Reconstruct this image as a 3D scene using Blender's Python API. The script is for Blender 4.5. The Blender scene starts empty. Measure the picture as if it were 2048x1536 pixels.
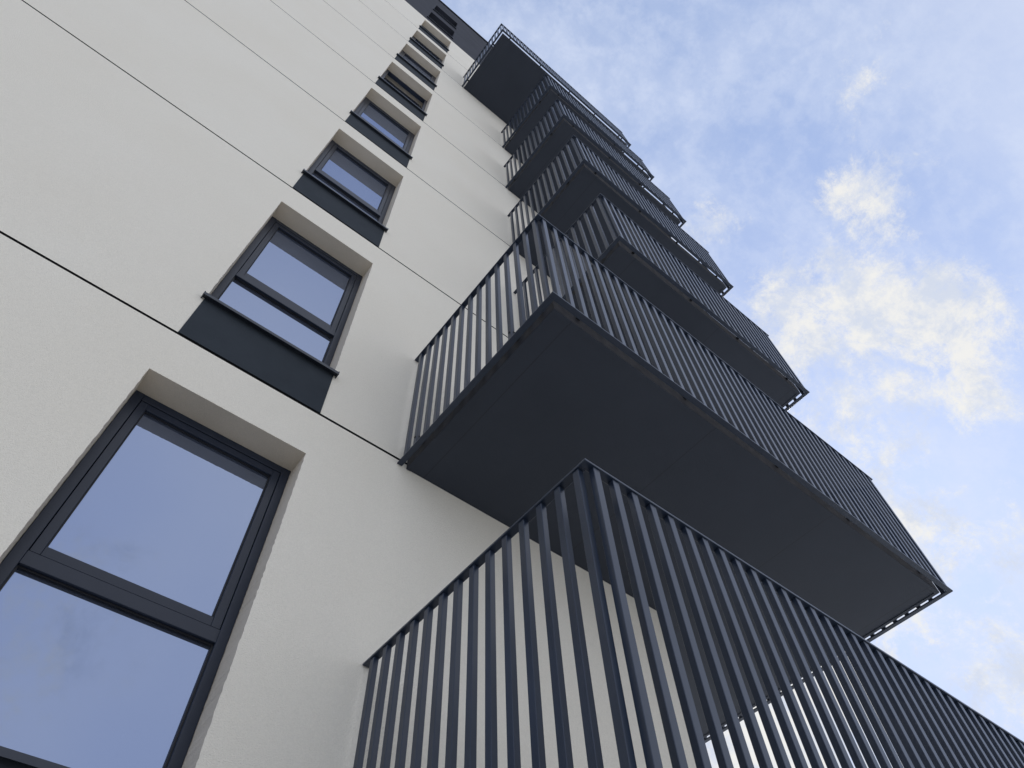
import bpy, bmesh, math, random
from mathutils import Vector, Matrix
random.seed(4)
S = 2.65            # distance camera - facade in metres
CAMZ = 1.55
FL = 1.07 * S       # storey height
scene = bpy.context.scene
col = scene.collection

# ------------------------------------------------------------------ materials
def new_mat(name):
    m = bpy.data.materials.new(name); m.use_nodes = True
    nt = m.node_tree
    return m, nt, nt.nodes['Principled BSDF']

def noise(nt, scale, detail=4, rough=.55, vec=None):
    n = nt.nodes.new('ShaderNodeTexNoise'); n.inputs['Scale'].default_value = scale
    n.inputs['Detail'].default_value = detail; n.inputs['Roughness'].default_value = rough
    if vec is not None: nt.links.new(vec, n.inputs['Vector'])
    return n

def wpos(nt):
    g = nt.nodes.new('ShaderNodeNewGeometry'); return g.outputs['Position']

def mixcol(nt, fac, a, b):
    x = nt.nodes.new('ShaderNodeMix'); x.data_type = 'RGBA'
    x.inputs[6].default_value = (*a, 1); x.inputs[7].default_value = (*b, 1)
    nt.links.new(fac, x.inputs[0]); return x.outputs[2]

def ramp(nt, fac, a, b):
    r = nt.nodes.new('ShaderNodeMapRange'); r.inputs['From Min'].default_value = a; r.inputs['From Max'].default_value = b
    nt.links.new(fac, r.inputs['Value']); return r.outputs['Result']

def plain(name, ca, cb, rough, metal=0, nscale=3.0, bump=0, bscale=200, spec=.5, bdist=.002, grain=0):
    m, nt, p = new_mat(name)
    pos = wpos(nt)
    n = noise(nt, nscale, 6, .6, pos)
    c = mixcol(nt, ramp(nt, n.outputs['Fac'], .35, .65), ca, cb)
    if grain:                                            # fine speckle of the render's sand
        gn = noise(nt, 130, 5, .8, pos)
        mr_ = nt.nodes.new('ShaderNodeMapRange'); mr_.inputs['From Min'].default_value = .3; mr_.inputs['From Max'].default_value = .7
        mr_.inputs['To Min'].default_value = 1-grain; mr_.inputs['To Max'].default_value = 1
        nt.links.new(gn.outputs['Fac'], mr_.inputs['Value'])
        vm = nt.nodes.new('ShaderNodeVectorMath'); vm.operation = 'SCALE'
        nt.links.new(c, vm.inputs[0]); nt.links.new(mr_.outputs['Result'], vm.inputs['Scale']); c = vm.outputs[0]
    nt.links.new(c, p.inputs['Base Color'])
    p.inputs['Roughness'].default_value = rough; p.inputs['Metallic'].default_value = metal
    p.inputs['Specular IOR Level'].default_value = spec
    if bump:
        b = noise(nt, bscale, 3, .6, pos)
        bn = nt.nodes.new('ShaderNodeBump'); bn.inputs['Strength'].default_value = bump; bn.inputs['Distance'].default_value = bdist
        nt.links.new(b.outputs['Fac'], bn.inputs['Height']); nt.links.new(bn.outputs['Normal'], p.inputs['Normal'])
    return m

M_plaster = plain('cream_render', (.90, .84, .715), (.92, .865, .745), .9, 0, .8, .9, 160, .2, .005, .11)
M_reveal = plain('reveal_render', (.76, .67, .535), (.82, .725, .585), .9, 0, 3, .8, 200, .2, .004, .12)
M_darkplaster = plain('dark_render', (.030, .032, .042), (.040, .042, .053), .85, 0, 2, .6, 260, .3)
M_apron = plain('apron_render', (.024, .031, .039), (.030, .038, .047), .8, 0, 5, .5, 300, .3)
M_groove = plain('groove_dark', (.008, .009, .011), (.014, .014, .016), .9)  # near-black colour of the joints between storeys
M_frame = plain('window_frame_coat', (.016, .022, .038), (.019, .026, .043), .36, 0, 6, spec=.4)
M_sill = plain('sill_metal', (.03, .036, .05), (.04, .047, .06), .32, .3, 8)
M_rail = plain('railing_coat', (.019, .029, .050), (.024, .035, .059), .32, .1, 5, spec=.5)
M_bolt = plain('bolt_steel', (.02, .02, .022), (.03, .03, .034), .4, .5)
M_slabedge = plain('slab_edge', (.03, .03, .034), (.055, .052, .054), .75, 0, 14, .6, 60, .3)
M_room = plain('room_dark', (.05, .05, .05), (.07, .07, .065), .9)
M_gasket = plain('gasket', (.01, .01, .012), (.014, .014, .016), .6)
M_coping = plain('coping_metal', (.03, .035, .045), (.04, .045, .055), .4, .5)
M_ground = plain('ground_concrete', (.28, .29, .30), (.35, .36, .37), .9, 0, .6, .4, 40, .3)
M_terrace = plain('terrace_floor', (.2, .2, .2), (.28, .28, .28), .9)

def soffit_mat():                                          # painted precast slab: faint shuttering-board seams and blotches
    m, nt, p = new_mat('slab_paint'); pos = wpos(nt)
    n = noise(nt, 1.1, 7, .65, pos)
    c = mixcol(nt, ramp(nt, n.outputs['Fac'], .3, .7), (.018, .025, .040), (.026, .034, .052))
    sep = nt.nodes.new('ShaderNodeSeparateXYZ'); nt.links.new(pos, sep.inputs[0])
    def M_(op, a, b):
        k = nt.nodes.new('ShaderNodeMath'); k.operation = op
        for i, v in enumerate((a, b)):
            if isinstance(v, (int, float)): k.inputs[i].default_value = v
            else: nt.links.new(v, k.inputs[i])
        return k.outputs[0]
    fx = M_('ABSOLUTE', M_('SUBTRACT', M_('FRACT', M_('DIVIDE', M_('ADD', sep.outputs['X'], .35), 1.25), 0), .5), 0)
    seam = M_('LESS_THAN', fx, .003)
    s2 = nt.nodes.new('ShaderNodeMix'); s2.data_type = 'RGBA'; s2.inputs[7].default_value = (.011, .014, .022, 1)
    nt.links.new(M_('MULTIPLY', seam, .7), s2.inputs[0]); nt.links.new(c, s2.inputs[6]); nt.links.new(s2.outputs[2], p.inputs['Base Color'])
    p.inputs['Roughness'].default_value = .6
    b = noise(nt, 70, 4, .6, pos); bn = nt.nodes.new('ShaderNodeBump'); bn.inputs['Strength'].default_value = .35; bn.inputs['Distance'].default_value = .002
    nt.links.new(b.outputs['Fac'], bn.inputs['Height']); nt.links.new(bn.outputs['Normal'], p.inputs['Normal'])
    return m
M_soffit = soffit_mat()

def glass_mat():
    m, nt, p = new_mat('window_glass')
    out = nt.nodes['Material Output']
    p.inputs['Base Color'].default_value = (.05, .062, .09, 1); p.inputs['Roughness'].default_value = .6
    g = nt.nodes.new('ShaderNodeBsdfGlossy'); g.inputs['Roughness'].default_value = .012
    g.inputs['Color'].default_value = (.42, .51, .74, 1)
    mx = nt.nodes.new('ShaderNodeMixShader'); mx.inputs[0].default_value = .56
    nt.links.new(p.outputs[0], mx.inputs[1]); nt.links.new(g.outputs[0], mx.inputs[2]); nt.links.new(mx.outputs[0], out.inputs['Surface'])
    return m
M_glass = glass_mat()

# ------------------------------------------------------------------ mesh helpers
def box(bm, x0, x1, y0, y1, z0, z1, mi=0, bev=0):
    vs = [bm.verts.new(c) for c in ((x0,y0,z0),(x1,y0,z0),(x1,y1,z0),(x0,y1,z0),(x0,y0,z1),(x1,y0,z1),(x1,y1,z1),(x0,y1,z1))]
    fs = [bm.faces.new([vs[i] for i in f]) for f in ((0,3,2,1),(4,5,6,7),(0,1,5,4),(1,2,6,5),(2,3,7,6),(3,0,4,7))]
    for f in fs: f.material_index = mi
    if bev:
        es = list({e for f in fs for e in f.edges})
        r = bmesh.ops.bevel(bm, geom=es, offset=bev, segments=1, affect='EDGES', profile=.5)
        for f in r['faces']: f.material_index = mi

def poly(bm, pts, mi=0):
    f = bm.faces.new([bm.verts.new(p) for p in pts]); f.material_index = mi; return f

def prism(bm, xy, z0, z1, mi_bot=0, mi_side=0, mi_top=0):
    poly(bm, [(x, y, z0) for x, y in reversed(xy)], mi_bot)
    poly(bm, [(x, y, z1) for x, y in xy], mi_top)
    n = len(xy)
    for i in range(n):
        a, b = xy[i], xy[(i+1) % n]
        poly(bm, [(*a, z0), (*b, z0), (*b, z1), (*a, z1)], mi_side)

def cyl(bm, c, axis, r, h, seg=8):
    m = Matrix.Translation(c)
    if axis == 'x': m = m @ Matrix.Rotation(math.pi/2, 4, 'Y')
    if axis == 'y': m = m @ Matrix.Rotation(math.pi/2, 4, 'X')
    bmesh.ops.create_cone(bm, cap_ends=True, segments=seg, radius1=r, radius2=r, depth=h, matrix=m)

def mesh(name, bm, mats):
    bm.normal_update()
    me = bpy.data.meshes.new(name); bm.to_mesh(me); bm.free()
    for m in (mats if isinstance(mats, (list, tuple)) else [mats]): me.materials.append(m)
    return me

def obj(name, me, parent=None, loc=(0, 0, 0)):
    o = bpy.data.objects.new(name, me); col.objects.link(o); o.location = loc
    if parent: o.parent = parent
    return o

# ------------------------------------------------------------------ ground
bm = bmesh.new(); poly(bm, [(-1500,-1500,0),(1500,-1500,0),(1500,1500,0),(-1500,1500,0)])
g = obj('ground', mesh('ground', bm, M_ground)); g['kind'] = 'structure'

# ------------------------------------------------------------------ the building (local y = 0 is the facade, outside is -y)
root = bpy.data.objects.new('apartment_building', None); col.objects.link(root)
root.location = (0, S, 0)
root['label'] = 'tall cream rendered apartment block with dark top storeys, column of windows and dark corner balconies'
root['category'] = 'building'

def Z(v): return CAMZ + S * v
XL, XE, DEP = -15.0, 1.42 * S, 13.0
HX0, HX1 = -.0846 * S, .2732 * S
HEAD, SILL, JOINT = 1.211, .468, 1.361
JW = .0105
TOP = Z(11.6)
REV = .17

def jit(a): return random.uniform(-a, a)
def storey(bm, z0, z1, hz0, hz1, mi, mr):
    N = 110
    lz = [hz0 + (hz1-hz0)*i/N for i in range(N+1)]
    L = [(HX0 + (jit(.0016) if 0 < i < N else 0), 0, z) for i, z in enumerate(lz)]
    R = [(HX1 + (jit(.0022) if 0 < i < N else 0), 0, z) for i, z in enumerate(lz)]
    T = [(HX0 + (HX1-HX0)*i/N, 0, hz1 + (jit(.0014) if 0 < i < N else 0)) for i in range(N+1)]
    poly(bm, [(XL,0,z0),(HX0,0,z0)] + L + [(HX0,0,z1),(XL,0,z1)], mi)
    poly(bm, [(XE,0,z0),(XE,0,z1),(HX1,0,z1)] + R[::-1] + [(HX1,0,z0)], mi)
    poly(bm, [(HX0,0,z1)] + T + [(HX1,0,z1)], mi)
    poly(bm, [(HX0,0,z0),(HX1,0,z0),(HX1,0,hz0),(HX0,0,hz0)], mi)
    d = .35
    for i in range(N):
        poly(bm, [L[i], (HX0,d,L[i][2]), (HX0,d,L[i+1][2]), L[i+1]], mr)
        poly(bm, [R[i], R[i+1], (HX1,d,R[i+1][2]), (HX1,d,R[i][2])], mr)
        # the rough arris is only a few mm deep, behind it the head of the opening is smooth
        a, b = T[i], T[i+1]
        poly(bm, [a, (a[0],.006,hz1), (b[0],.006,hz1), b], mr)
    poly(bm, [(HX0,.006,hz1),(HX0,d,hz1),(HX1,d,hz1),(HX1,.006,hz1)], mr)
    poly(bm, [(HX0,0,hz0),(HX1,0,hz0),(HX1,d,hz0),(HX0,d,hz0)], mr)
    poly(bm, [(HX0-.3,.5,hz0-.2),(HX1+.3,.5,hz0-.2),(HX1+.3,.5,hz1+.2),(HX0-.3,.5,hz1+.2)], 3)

def groove(bm, z):
    gd = .03
    poly(bm, [(XL,gd,z-JW),(XE,gd,z-JW),(XE,gd,z+JW),(XL,gd,z+JW)], 2)
    poly(bm, [(XL,0,z-JW),(XE,0,z-JW),(XE,gd,z-JW),(XL,gd,z-JW)], 2)
    poly(bm, [(XL,0,z+JW),(XL,gd,z+JW),(XE,gd,z+JW),(XE,0,z+JW)], 2)

bm = bmesh.new()
zj = [Z(JOINT + 1.07*k) for k in range(-1, 8)]     # horizontal joints
poly(bm, [(XL,0,0),(XE,0,0),(XE,0,zj[0]-JW),(XL,0,zj[0]-JW)], 0)
for k in range(8):
    storey(bm, zj[k]+JW, zj[k+1]-(JW if k < 7 else 0), Z(SILL+1.07*k), Z(HEAD+1.07*k), 0, 1)
for k in range(8): groove(bm, zj[k])
ztopw = zj[8]
for zz0, zz1 in ((0, ztopw),):
    poly(bm, [(XE,0,zz0),(XE,DEP,zz0),(XE,DEP,zz1),(XE,0,zz1)], 0)
    poly(bm, [(XL,0,zz0),(XL,0,zz1),(XL,DEP,zz1),(XL,DEP,zz0)], 0)
    poly(bm, [(XL,DEP,zz0),(XL,DEP,zz1),(XE,DEP,zz1),(XE,DEP,zz0)], 0)
obj('wall', mesh('wall', bm, [M_plaster, M_reveal, M_groove, M_room]), root)

bm = bmesh.new()                                    # dark top storeys
storey(bm, ztopw, ztopw+FL, Z(SILL+1.07*8), Z(HEAD+1.07*8), 0, 1)
storey(bm, ztopw+FL, TOP, Z(SILL+1.07*9), Z(HEAD+1.07*9), 0, 1)
poly(bm, [(XE,0,ztopw),(XE,DEP,ztopw),(XE,DEP,TOP),(XE,0,TOP)], 0)
poly(bm, [(XL,0,ztopw),(XL,0,TOP),(XL,DEP,TOP),(XL,DEP,ztopw)], 0)
poly(bm, [(XL,DEP,ztopw),(XL,DEP,TOP),(XE,DEP,TOP),(XE,DEP,ztopw)], 0)
uw = obj('upper_wall', mesh('upper_wall', bm, [M_darkplaster, M_darkplaster, M_groove, M_room]), root)
uw['label'] = 'dark grey rendered top storeys'
bm = bmesh.new()
poly(bm, [(XL,0,TOP-.3),(XE,0,TOP-.3),(XE,DEP,TOP-.3),(XL,DEP,TOP-.3)])
obj('roof', mesh('roof', bm, M_darkplaster), root)
bm = bmesh.new()
box(bm, XL-.05, XE+.05, -.05, .35, TOP+.002, TOP+.06); box(bm, XE-.3, XE+.05, .35, DEP, TOP+.002, TOP+.06)
obj('parapet_coping', mesh('parapet_coping', bm, M_coping), root)

# ------------------------------------------------------------------ windows (local origin: middle of the opening at sill height on the facade)
W = HX1 - HX0; HW = W/2; H = (HEAD - SILL) * S
FW = .052; TR = .40 * H
Y0, Y1 = REV, REV + .075
bm = bmesh.new()
e = .002
box(bm, -HW+e, -HW+FW, Y0, Y1, e, H-e, 0, .002); box(bm, HW-FW, HW-e, Y0, Y1, e, H-e, 0, .002)
box(bm, -HW+FW, HW-FW, Y0+.001, Y1, H-FW, H-e, 0, .002); box(bm, -HW+FW, HW-FW, Y0+.001, Y1, e, FW+.01, 0, .002)
box(bm, -HW+FW, HW-FW, Y0+.001, Y1, TR-.035, TR+.032, 0, .002)
box(bm, -HW+FW, HW-FW, Y0+.02, Y1-.01, FW+.01, FW+.018, 1); box(bm, -HW+FW, HW-FW, Y0+.02, Y1-.01, TR-.042, TR-.035, 1)
box(bm, -HW+FW, -HW+FW+.007, Y0+.02, Y1-.01, FW+.018, TR-.042, 1); box(bm, HW-FW-.007, HW-FW, Y0+.02, Y1-.01, FW+.018, TR-.042, 1)
me_frame = mesh('window_frame', bm, [M_frame, M_gasket])
# opening sash above the transom; local origin at its bottom hinge
SH = H - FW - (TR+.032) - .006; SWD = HW - FW - .003; SF = .044
bm = bmesh.new()
box(bm, -SWD, -SWD+SF, 0, .06, 0, SH, 0, .002); box(bm, SWD-SF, SWD, 0, .06, 0, SH, 0, .002)
box(bm, -SWD+SF, SWD-SF, .001, .06, SH-SF, SH, 0, .002); box(bm, -SWD+SF, SWD-SF, .001, .06, 0, SF+.006, 0, .002)
for a in ((-SWD+SF, -SWD+SF+.006, SF+.006, SH-SF), (SWD-SF-.006, SWD-SF, SF+.006, SH-SF)): box(bm, a[0], a[1], .016, .05, a[2], a[3], 1)
for a in ((SF+.006, SF+.012), (SH-SF-.006, SH-SF)): box(bm, -SWD+SF+.006, SWD-SF-.006, .016, .05, a[0], a[1], 1)
box(bm, -SWD+SF, SWD-SF, .026, .034, SF, SH-SF, 2)
me_sash = mesh('sash', bm, [M_frame, M_gasket, M_glass])
bm = bmesh.new(); box(bm, -HW+FW+.004, HW-FW-.004, Y0+.035, Y0+.043, FW+.004, TR-.038)
me_pane = mesh('pane', bm, M_glass)
bm = bmesh.new()
box(bm, -HW-.018, HW+.018, -.040, -.001, -.004, .002, 0); box(bm, -HW+.001, HW-.001, -.001, Y0, -.0, .012, 0)
box(bm, -HW-.018, HW+.018, -.042, -.038, -.024, .003, 0)
box(bm, -HW-.022, -HW-.015, -.044, -.001, -.026, .008, 0); box(bm, HW+.015, HW+.022, -.044, -.001, -.026, .008, 0)
me_sill = mesh('sill', bm, M_sill)
AP = (SILL + 1.07 - JOINT) * S - JW
bm = bmesh.new(); box(bm, -HW, HW, -.004, .001, -AP, -.006)
me_apron = mesh('apron_panel', bm, M_apron)
for k in range(10):
    w = obj('window', me_frame, root, ((HX0+HX1)/2, 0, Z(SILL+1.07*k)))
    s = obj('sash', me_sash, w, (0, Y0+.004, TR+.034))
    obj('pane', me_pane, w); obj('sill', me_sill, w)
    if k < 8: obj('apron_panel', me_apron, w)
    if k == 4:
        s.rotation_euler = (-math.radians(7), 0, 0); w['label'] = 'dark framed window with its upper sash tilted inwards'
    w['group'] = 'windows stacked in one column up the facade'

# ------------------------------------------------------------------ balconies (local z = 0 is the underside of the slab)
XR, YF, YB = 2.056*S, -(1-.413)*S, .95*S
RH = .508 * S; RW = .04; IN = .055; SP = .110; SPF = .103; TH = .2
BW, BD = .034, .027
def slab_mesh(xl):
    bm = bmesh.new()
    a, b, f, k = xl+IN, XR-IN, YF+IN, YB-IN
    L = [(a, f), (b, f), (b, k), (XE+.001, k), (XE+.001, -.001), (a, -.001)]
    prism(bm, L, .006, TH, 0, 1, 2)
    w = .03                                               # drip lip round the free edges
    box(bm, a+.002, a+w, f+w, -.003, 0, .0055, 0); box(bm, a+.002, b-.002, f+.002, f+w, 0, .0055, 0)
    box(bm, b-w, b-.002, f+w, k-.002, 0, .0055, 0)
    return mesh('balcony_slab', bm, [M_soffit, M_slabedge, M_terrace])
def railring(bm, xl, z0, z1):
    h = RW/2
    box(bm, xl-h, xl+h, YF+h, -.003, z0, z1, 0, .002)
    box(bm, xl-h, XR+h, YF-h, YF+h, z0, z1, 0, .002)
    box(bm, XR-h, XR+h, YF+h, YB-h, z0, z1, 0, .002)
    box(bm, XE+.003, XR+h, YB-h, YB+h, z0, z1, 0, .002)
def bar_positions(xl):
    side = [(xl, y) for y in [YF + .045 + SP*i for i in range(int((-YF-.06)/SP)+1)]]
    n = int((XR-xl-.09)/SPF); st = (XR-xl-.09)/n
    front = [(xl+.045+st*i, YF) for i in range(n+1)]
    right = [(XR, YF+.045+SP*i) for i in range(int((YB-YF-.08)/SP)+1)]
    back = [(XE+.08+SP*i, YB) for i in range(int((XR-XE-.12)/SP)+1)]
    return side, front, right, back
bm = bmesh.new(); box(bm, -BD/2, BD/2, -BW/2, BW/2, .014, RH-.012, 0, .0018); me_bar_side = mesh('baluster', bm, M_rail)
bm = bmesh.new(); box(bm, -BW/2, BW/2, -BD/2, BD/2, .014, RH-.012, 0, .0018); me_bar_front = mesh('baluster', bm, M_rail)
def bracket_mesh(ax):
    bm = bmesh.new()
    if ax == 'x':
        box(bm, .0, IN+.0, -.02, .02, .10, .107, 0)
        for dz in (.085, .122): cyl(bm, (.035, 0, dz), 'x', .010, .02)
        cyl(bm, (-.015, 0, .1), 'x', .008, .008)
    else:
        box(bm, -.015, .015, 0, IN, .10, .107, 0)
        for dz in (.088, .119): cyl(bm, (0, .035, dz), 'y', .008, .02)
    return mesh('bracket', bm, M_bolt)
me_br_x, me_br_y = bracket_mesh('x'), bracket_mesh('y')
data = {}
for kind, xl in (('long', .503*S), ('short', .943*S)):
    bt = bmesh.new(); railring(bt, xl, RH-.012, RH)
    bb = bmesh.new(); railring(bb, xl, .002, .014)
    side, front, right, back = bar_positions(xl)
    b3 = bmesh.new()
    for x, y in side+right: box(b3, x-BD/2, x+BD/2, y-BW/2, y+BW/2, .014, RH-.012)
    for x, y in front+back: box(b3, x-BW/2, x+BW/2, y-BD/2, y+BD/2, .014, RH-.012)
    b4 = bmesh.new()
    for x, y in right: box(b4, x-BD/2, x+BD/2, y-BW/2, y+BW/2, .014, RH-.012)
    for x, y in back: box(b4, x-BW/2, x+BW/2, y-BD/2, y+BD/2, .014, RH-.012)
    data[kind] = dict(xl=xl, slab=slab_mesh(xl), top=mesh('top_rail', bt, M_rail), bot=mesh('bottom_rail', bb, M_rail),
                      allbars=mesh('baluster_row', b3, M_rail), rear=mesh('baluster_row', b4, M_rail), side=side, front=front)
labels = {1: 'nearest long balcony, only its railing in the picture', 2: 'long balcony second from the bottom with its dark underside in full view',
          3: 'shorter balcony third from the bottom', 4: 'shorter balcony fourth from the bottom', 5: 'shorter balcony fifth from the bottom',
          6: 'shorter balcony just under the topmost long one', 7: 'topmost long balcony standing out past the shorter ones'}
for b in range(1, 8):
    d = data['long' if b in (1, 2, 7) else 'short']; xl = d['xl']
    B = obj('balcony', d['slab'], root, (0, 0, Z(1.339+1.07*(b-2))))
    B['label'] = labels[b]; B['group'] = 'balconies stacked at the corner of the building'
    obj('top_rail', d['top'], B); obj('bottom_rail', d['bot'], B)
    if b <= 2:
        for x, y in d['side']: obj('baluster', me_bar_side, B, (x, y, 0))
        for x, y in d['front']: obj('baluster', me_bar_front, B, (x, y, 0))
        r = obj('baluster_row', d['rear'], B); r['kind'] = 'stuff'
    else:
        r = obj('baluster_row', d['allbars'], B); r['kind'] = 'stuff'
    for y in (YF+.045+SP*3, YF+.045+SP*12): obj('bracket', me_br_x, B, (xl, y, 0))
    n = 4 if d is data['long'] else 3
    fr = d['front']
    for i in range(n+1): obj('bracket', me_br_y, B, (fr[round(2+(len(fr)-5)*i/n)][0], YF, 0))

# ------------------------------------------------------------------ camera
right = Vector((.7768, -.6289, -.0318)); down = Vector((.5165, .6651, -.5394)); fwd = Vector((.3604, .4025, .8415))
cam = bpy.data.cameras.new('camera'); co = bpy.data.objects.new('camera', cam); col.objects.link(co)
R = Matrix((right, -down, -fwd)).transposed().to_4x4()
co.matrix_world = Matrix.Translation((0, 0, CAMZ)) @ R
cam.sensor_width = 36; cam.lens = 36*1376/2048; cam.clip_start = .05; cam.clip_end = 5000
scene.camera = co

# ------------------------------------------------------------------ light
SUN_EL = math.radians(36); az = math.radians(14)       # az measured from +x towards +y
sd = Vector((math.cos(SUN_EL)*math.cos(az), math.cos(SUN_EL)*math.sin(az), math.sin(SUN_EL)))
sun = bpy.data.lights.new('sun', 'SUN'); sun.energy = 5; sun.angle = math.radians(.5); sun.color = (1, .96, .90)
so = bpy.data.objects.new('sun', sun); col.objects.link(so); so.rotation_euler = sd.to_track_quat('Z', 'Y').to_euler(); so.location = (20, 5, 40)

world = bpy.data.worlds.new('World'); scene.world = world; world.use_nodes = True
nt = world.node_tree; nt.nodes.clear(); N = nt.nodes.new; LK = nt.links.new
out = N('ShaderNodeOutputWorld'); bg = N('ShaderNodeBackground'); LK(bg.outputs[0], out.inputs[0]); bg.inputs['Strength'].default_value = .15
sky = N('ShaderNodeTexSky'); sky.sky_type = 'NISHITA'; sky.sun_disc = False; sky.sun_elevation = SUN_EL
sky.sun_rotation = math.pi/2 - az; sky.air_density = 1.0; sky.dust_density = .5; sky.ozone_density = 1.5
def vm(op, a, b):
    n = N('ShaderNodeVectorMath'); n.operation = op
    for i, v in enumerate((a, b)):
        if isinstance(v, tuple): n.inputs[i].default_value = v
        else: LK(v, n.inputs[i])
    return n.outputs[0]
K = (4.6, 6.0, 9.6)                                        # soft shoulder: keeps the glow round the sun from clipping
sk = vm('MULTIPLY', sky.outputs[0], (3.1, 3.1, 3.3))
skyc = vm('DIVIDE', vm('MULTIPLY', sk, K), vm('ADD', sk, K))
tc = N('ShaderNodeTexCoord'); nrm = N('ShaderNodeVectorMath'); nrm.operation = 'NORMALIZE'; LK(tc.outputs['Generated'], nrm.inputs[0]); D = nrm.outputs[0]
def math_(op, a, b=None, c=None, clamp=False):
    n = N('ShaderNodeMath'); n.operation = op; n.use_clamp = clamp
    for i, v in enumerate((a, b, c)):
        if v is None: continue
        if isinstance(v, (int, float)): n.inputs[i].default_value = v
        else: LK(v, n.inputs[i])
    return n.outputs[0]
def mr(v, a, b, c=0, d=1, smooth=True):
    n = N('ShaderNodeMapRange'); n.interpolation_type = 'SMOOTHSTEP' if smooth else 'LINEAR'
    n.inputs['From Min'].default_value = a; n.inputs['From Max'].default_value = b; n.inputs['To Min'].default_value = c; n.inputs['To Max'].default_value = d
    LK(v, n.inputs['Value']); return n.outputs['Result']
def nz(scale, det, rough, dist=0, off=(0,0,0), sc=(1,1,1)):
    mp = N('ShaderNodeMapping'); mp.inputs['Location'].default_value = off; mp.inputs['Scale'].default_value = sc; LK(D, mp.inputs['Vector'])
    n = N('ShaderNodeTexNoise'); n.inputs['Scale'].default_value = scale; n.inputs['Detail'].default_value = det
    n.inputs['Roughness'].default_value = rough; n.inputs['Distortion'].default_value = dist; LK(mp.outputs[0], n.inputs['Vector']); return n.outputs['Fac']
def cmix(fac, a, b):
    n = N('ShaderNodeMix'); n.data_type = 'RGBA'
    for i, v in ((0, fac), (6, a), (7, b)):
        if isinstance(v, (int, float, tuple)): n.inputs[i].default_value = v
        else: LK(v, n.inputs[i])
    return n.outputs[2]
blobs = [((877,-121,1317), .064, .88), ((905,-55,1270), .05, .74), ((955,44,1205), .115, .95), ((1087,-63,1200), .095, .95), ((1216,-27,1127), .06, .88), ((820,98,1237), .07, .86),
         ((1069,157,1102), .105, .72), ((1150,60,1160), .07, .80), ((642,97,1314), .05, .6), ((1312,242,958), .10, .76), ((1580,360,786), .095, .82),
         ((764,-333,1467), .07, .38), ((870,-245,1380), .04, .44), ((1218,708,775), .19, 1.1), ((-60,-1400,900), .14, .6)]
M = None
for d, r, w in blobs:
    dn = Vector(d).normalized()
    dp = N('ShaderNodeVectorMath'); dp.operation = 'DOT_PRODUCT'; LK(D, dp.inputs[0]); dp.inputs[1].default_value = dn
    v = mr(dp.outputs['Value'], math.cos(r*1.35), math.cos(r*.15), 0, w, False)
    M = v if M is None else math_('MAXIMUM', M, v)
n1 = nz(11, 13, .76, .18)
dens = mr(math_('ADD', M, math_('MULTIPLY', math_('SUBTRACT', n1, .5), 3.1)), .30, 1.02)
dens = math_('MULTIPLY', dens, mr(M, .0, .15))
cir = mr(nz(3.2, 10, .66, .2, (2, 1, 0), (1, 1.35, 1)), .30, .72, .10, .54)
small = mr(nz(28, 8, .64, .1), .38, .68, 0, .20)
# pale fill added to the sky facing the facade, to light wall and glass
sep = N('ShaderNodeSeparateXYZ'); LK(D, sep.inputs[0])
sky_fill = mr(sep.outputs['Y'], -.65, -.1, .85, 0)
veil = math_('MULTIPLY', math_('ADD', cir, small), mr(sky_fill, 0, .85, 1, .3, False))
fill_col = cmix(mr(nz(1.3, 3, .45, .1, (4, 2, 1)), .36, .64), (5.6, 6.0, 7.1, 1), (8.2, 8.0, 7.7, 1))
base = cmix(sky_fill, skyc, fill_col)
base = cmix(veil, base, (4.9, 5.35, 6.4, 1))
shade = cmix(mr(nz(16, 10, .7, .1, (.3, .1, .2)), .38, .60), (4.5, 4.85, 5.6, 1), (6.1, 6.0, 5.7, 1))
final = cmix(math_('MULTIPLY', dens, .92), base, shade)
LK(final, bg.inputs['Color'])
scene.view_settings.view_transform = 'Standard'; scene.view_settings.look = 'None'; scene.view_settings.exposure = 0
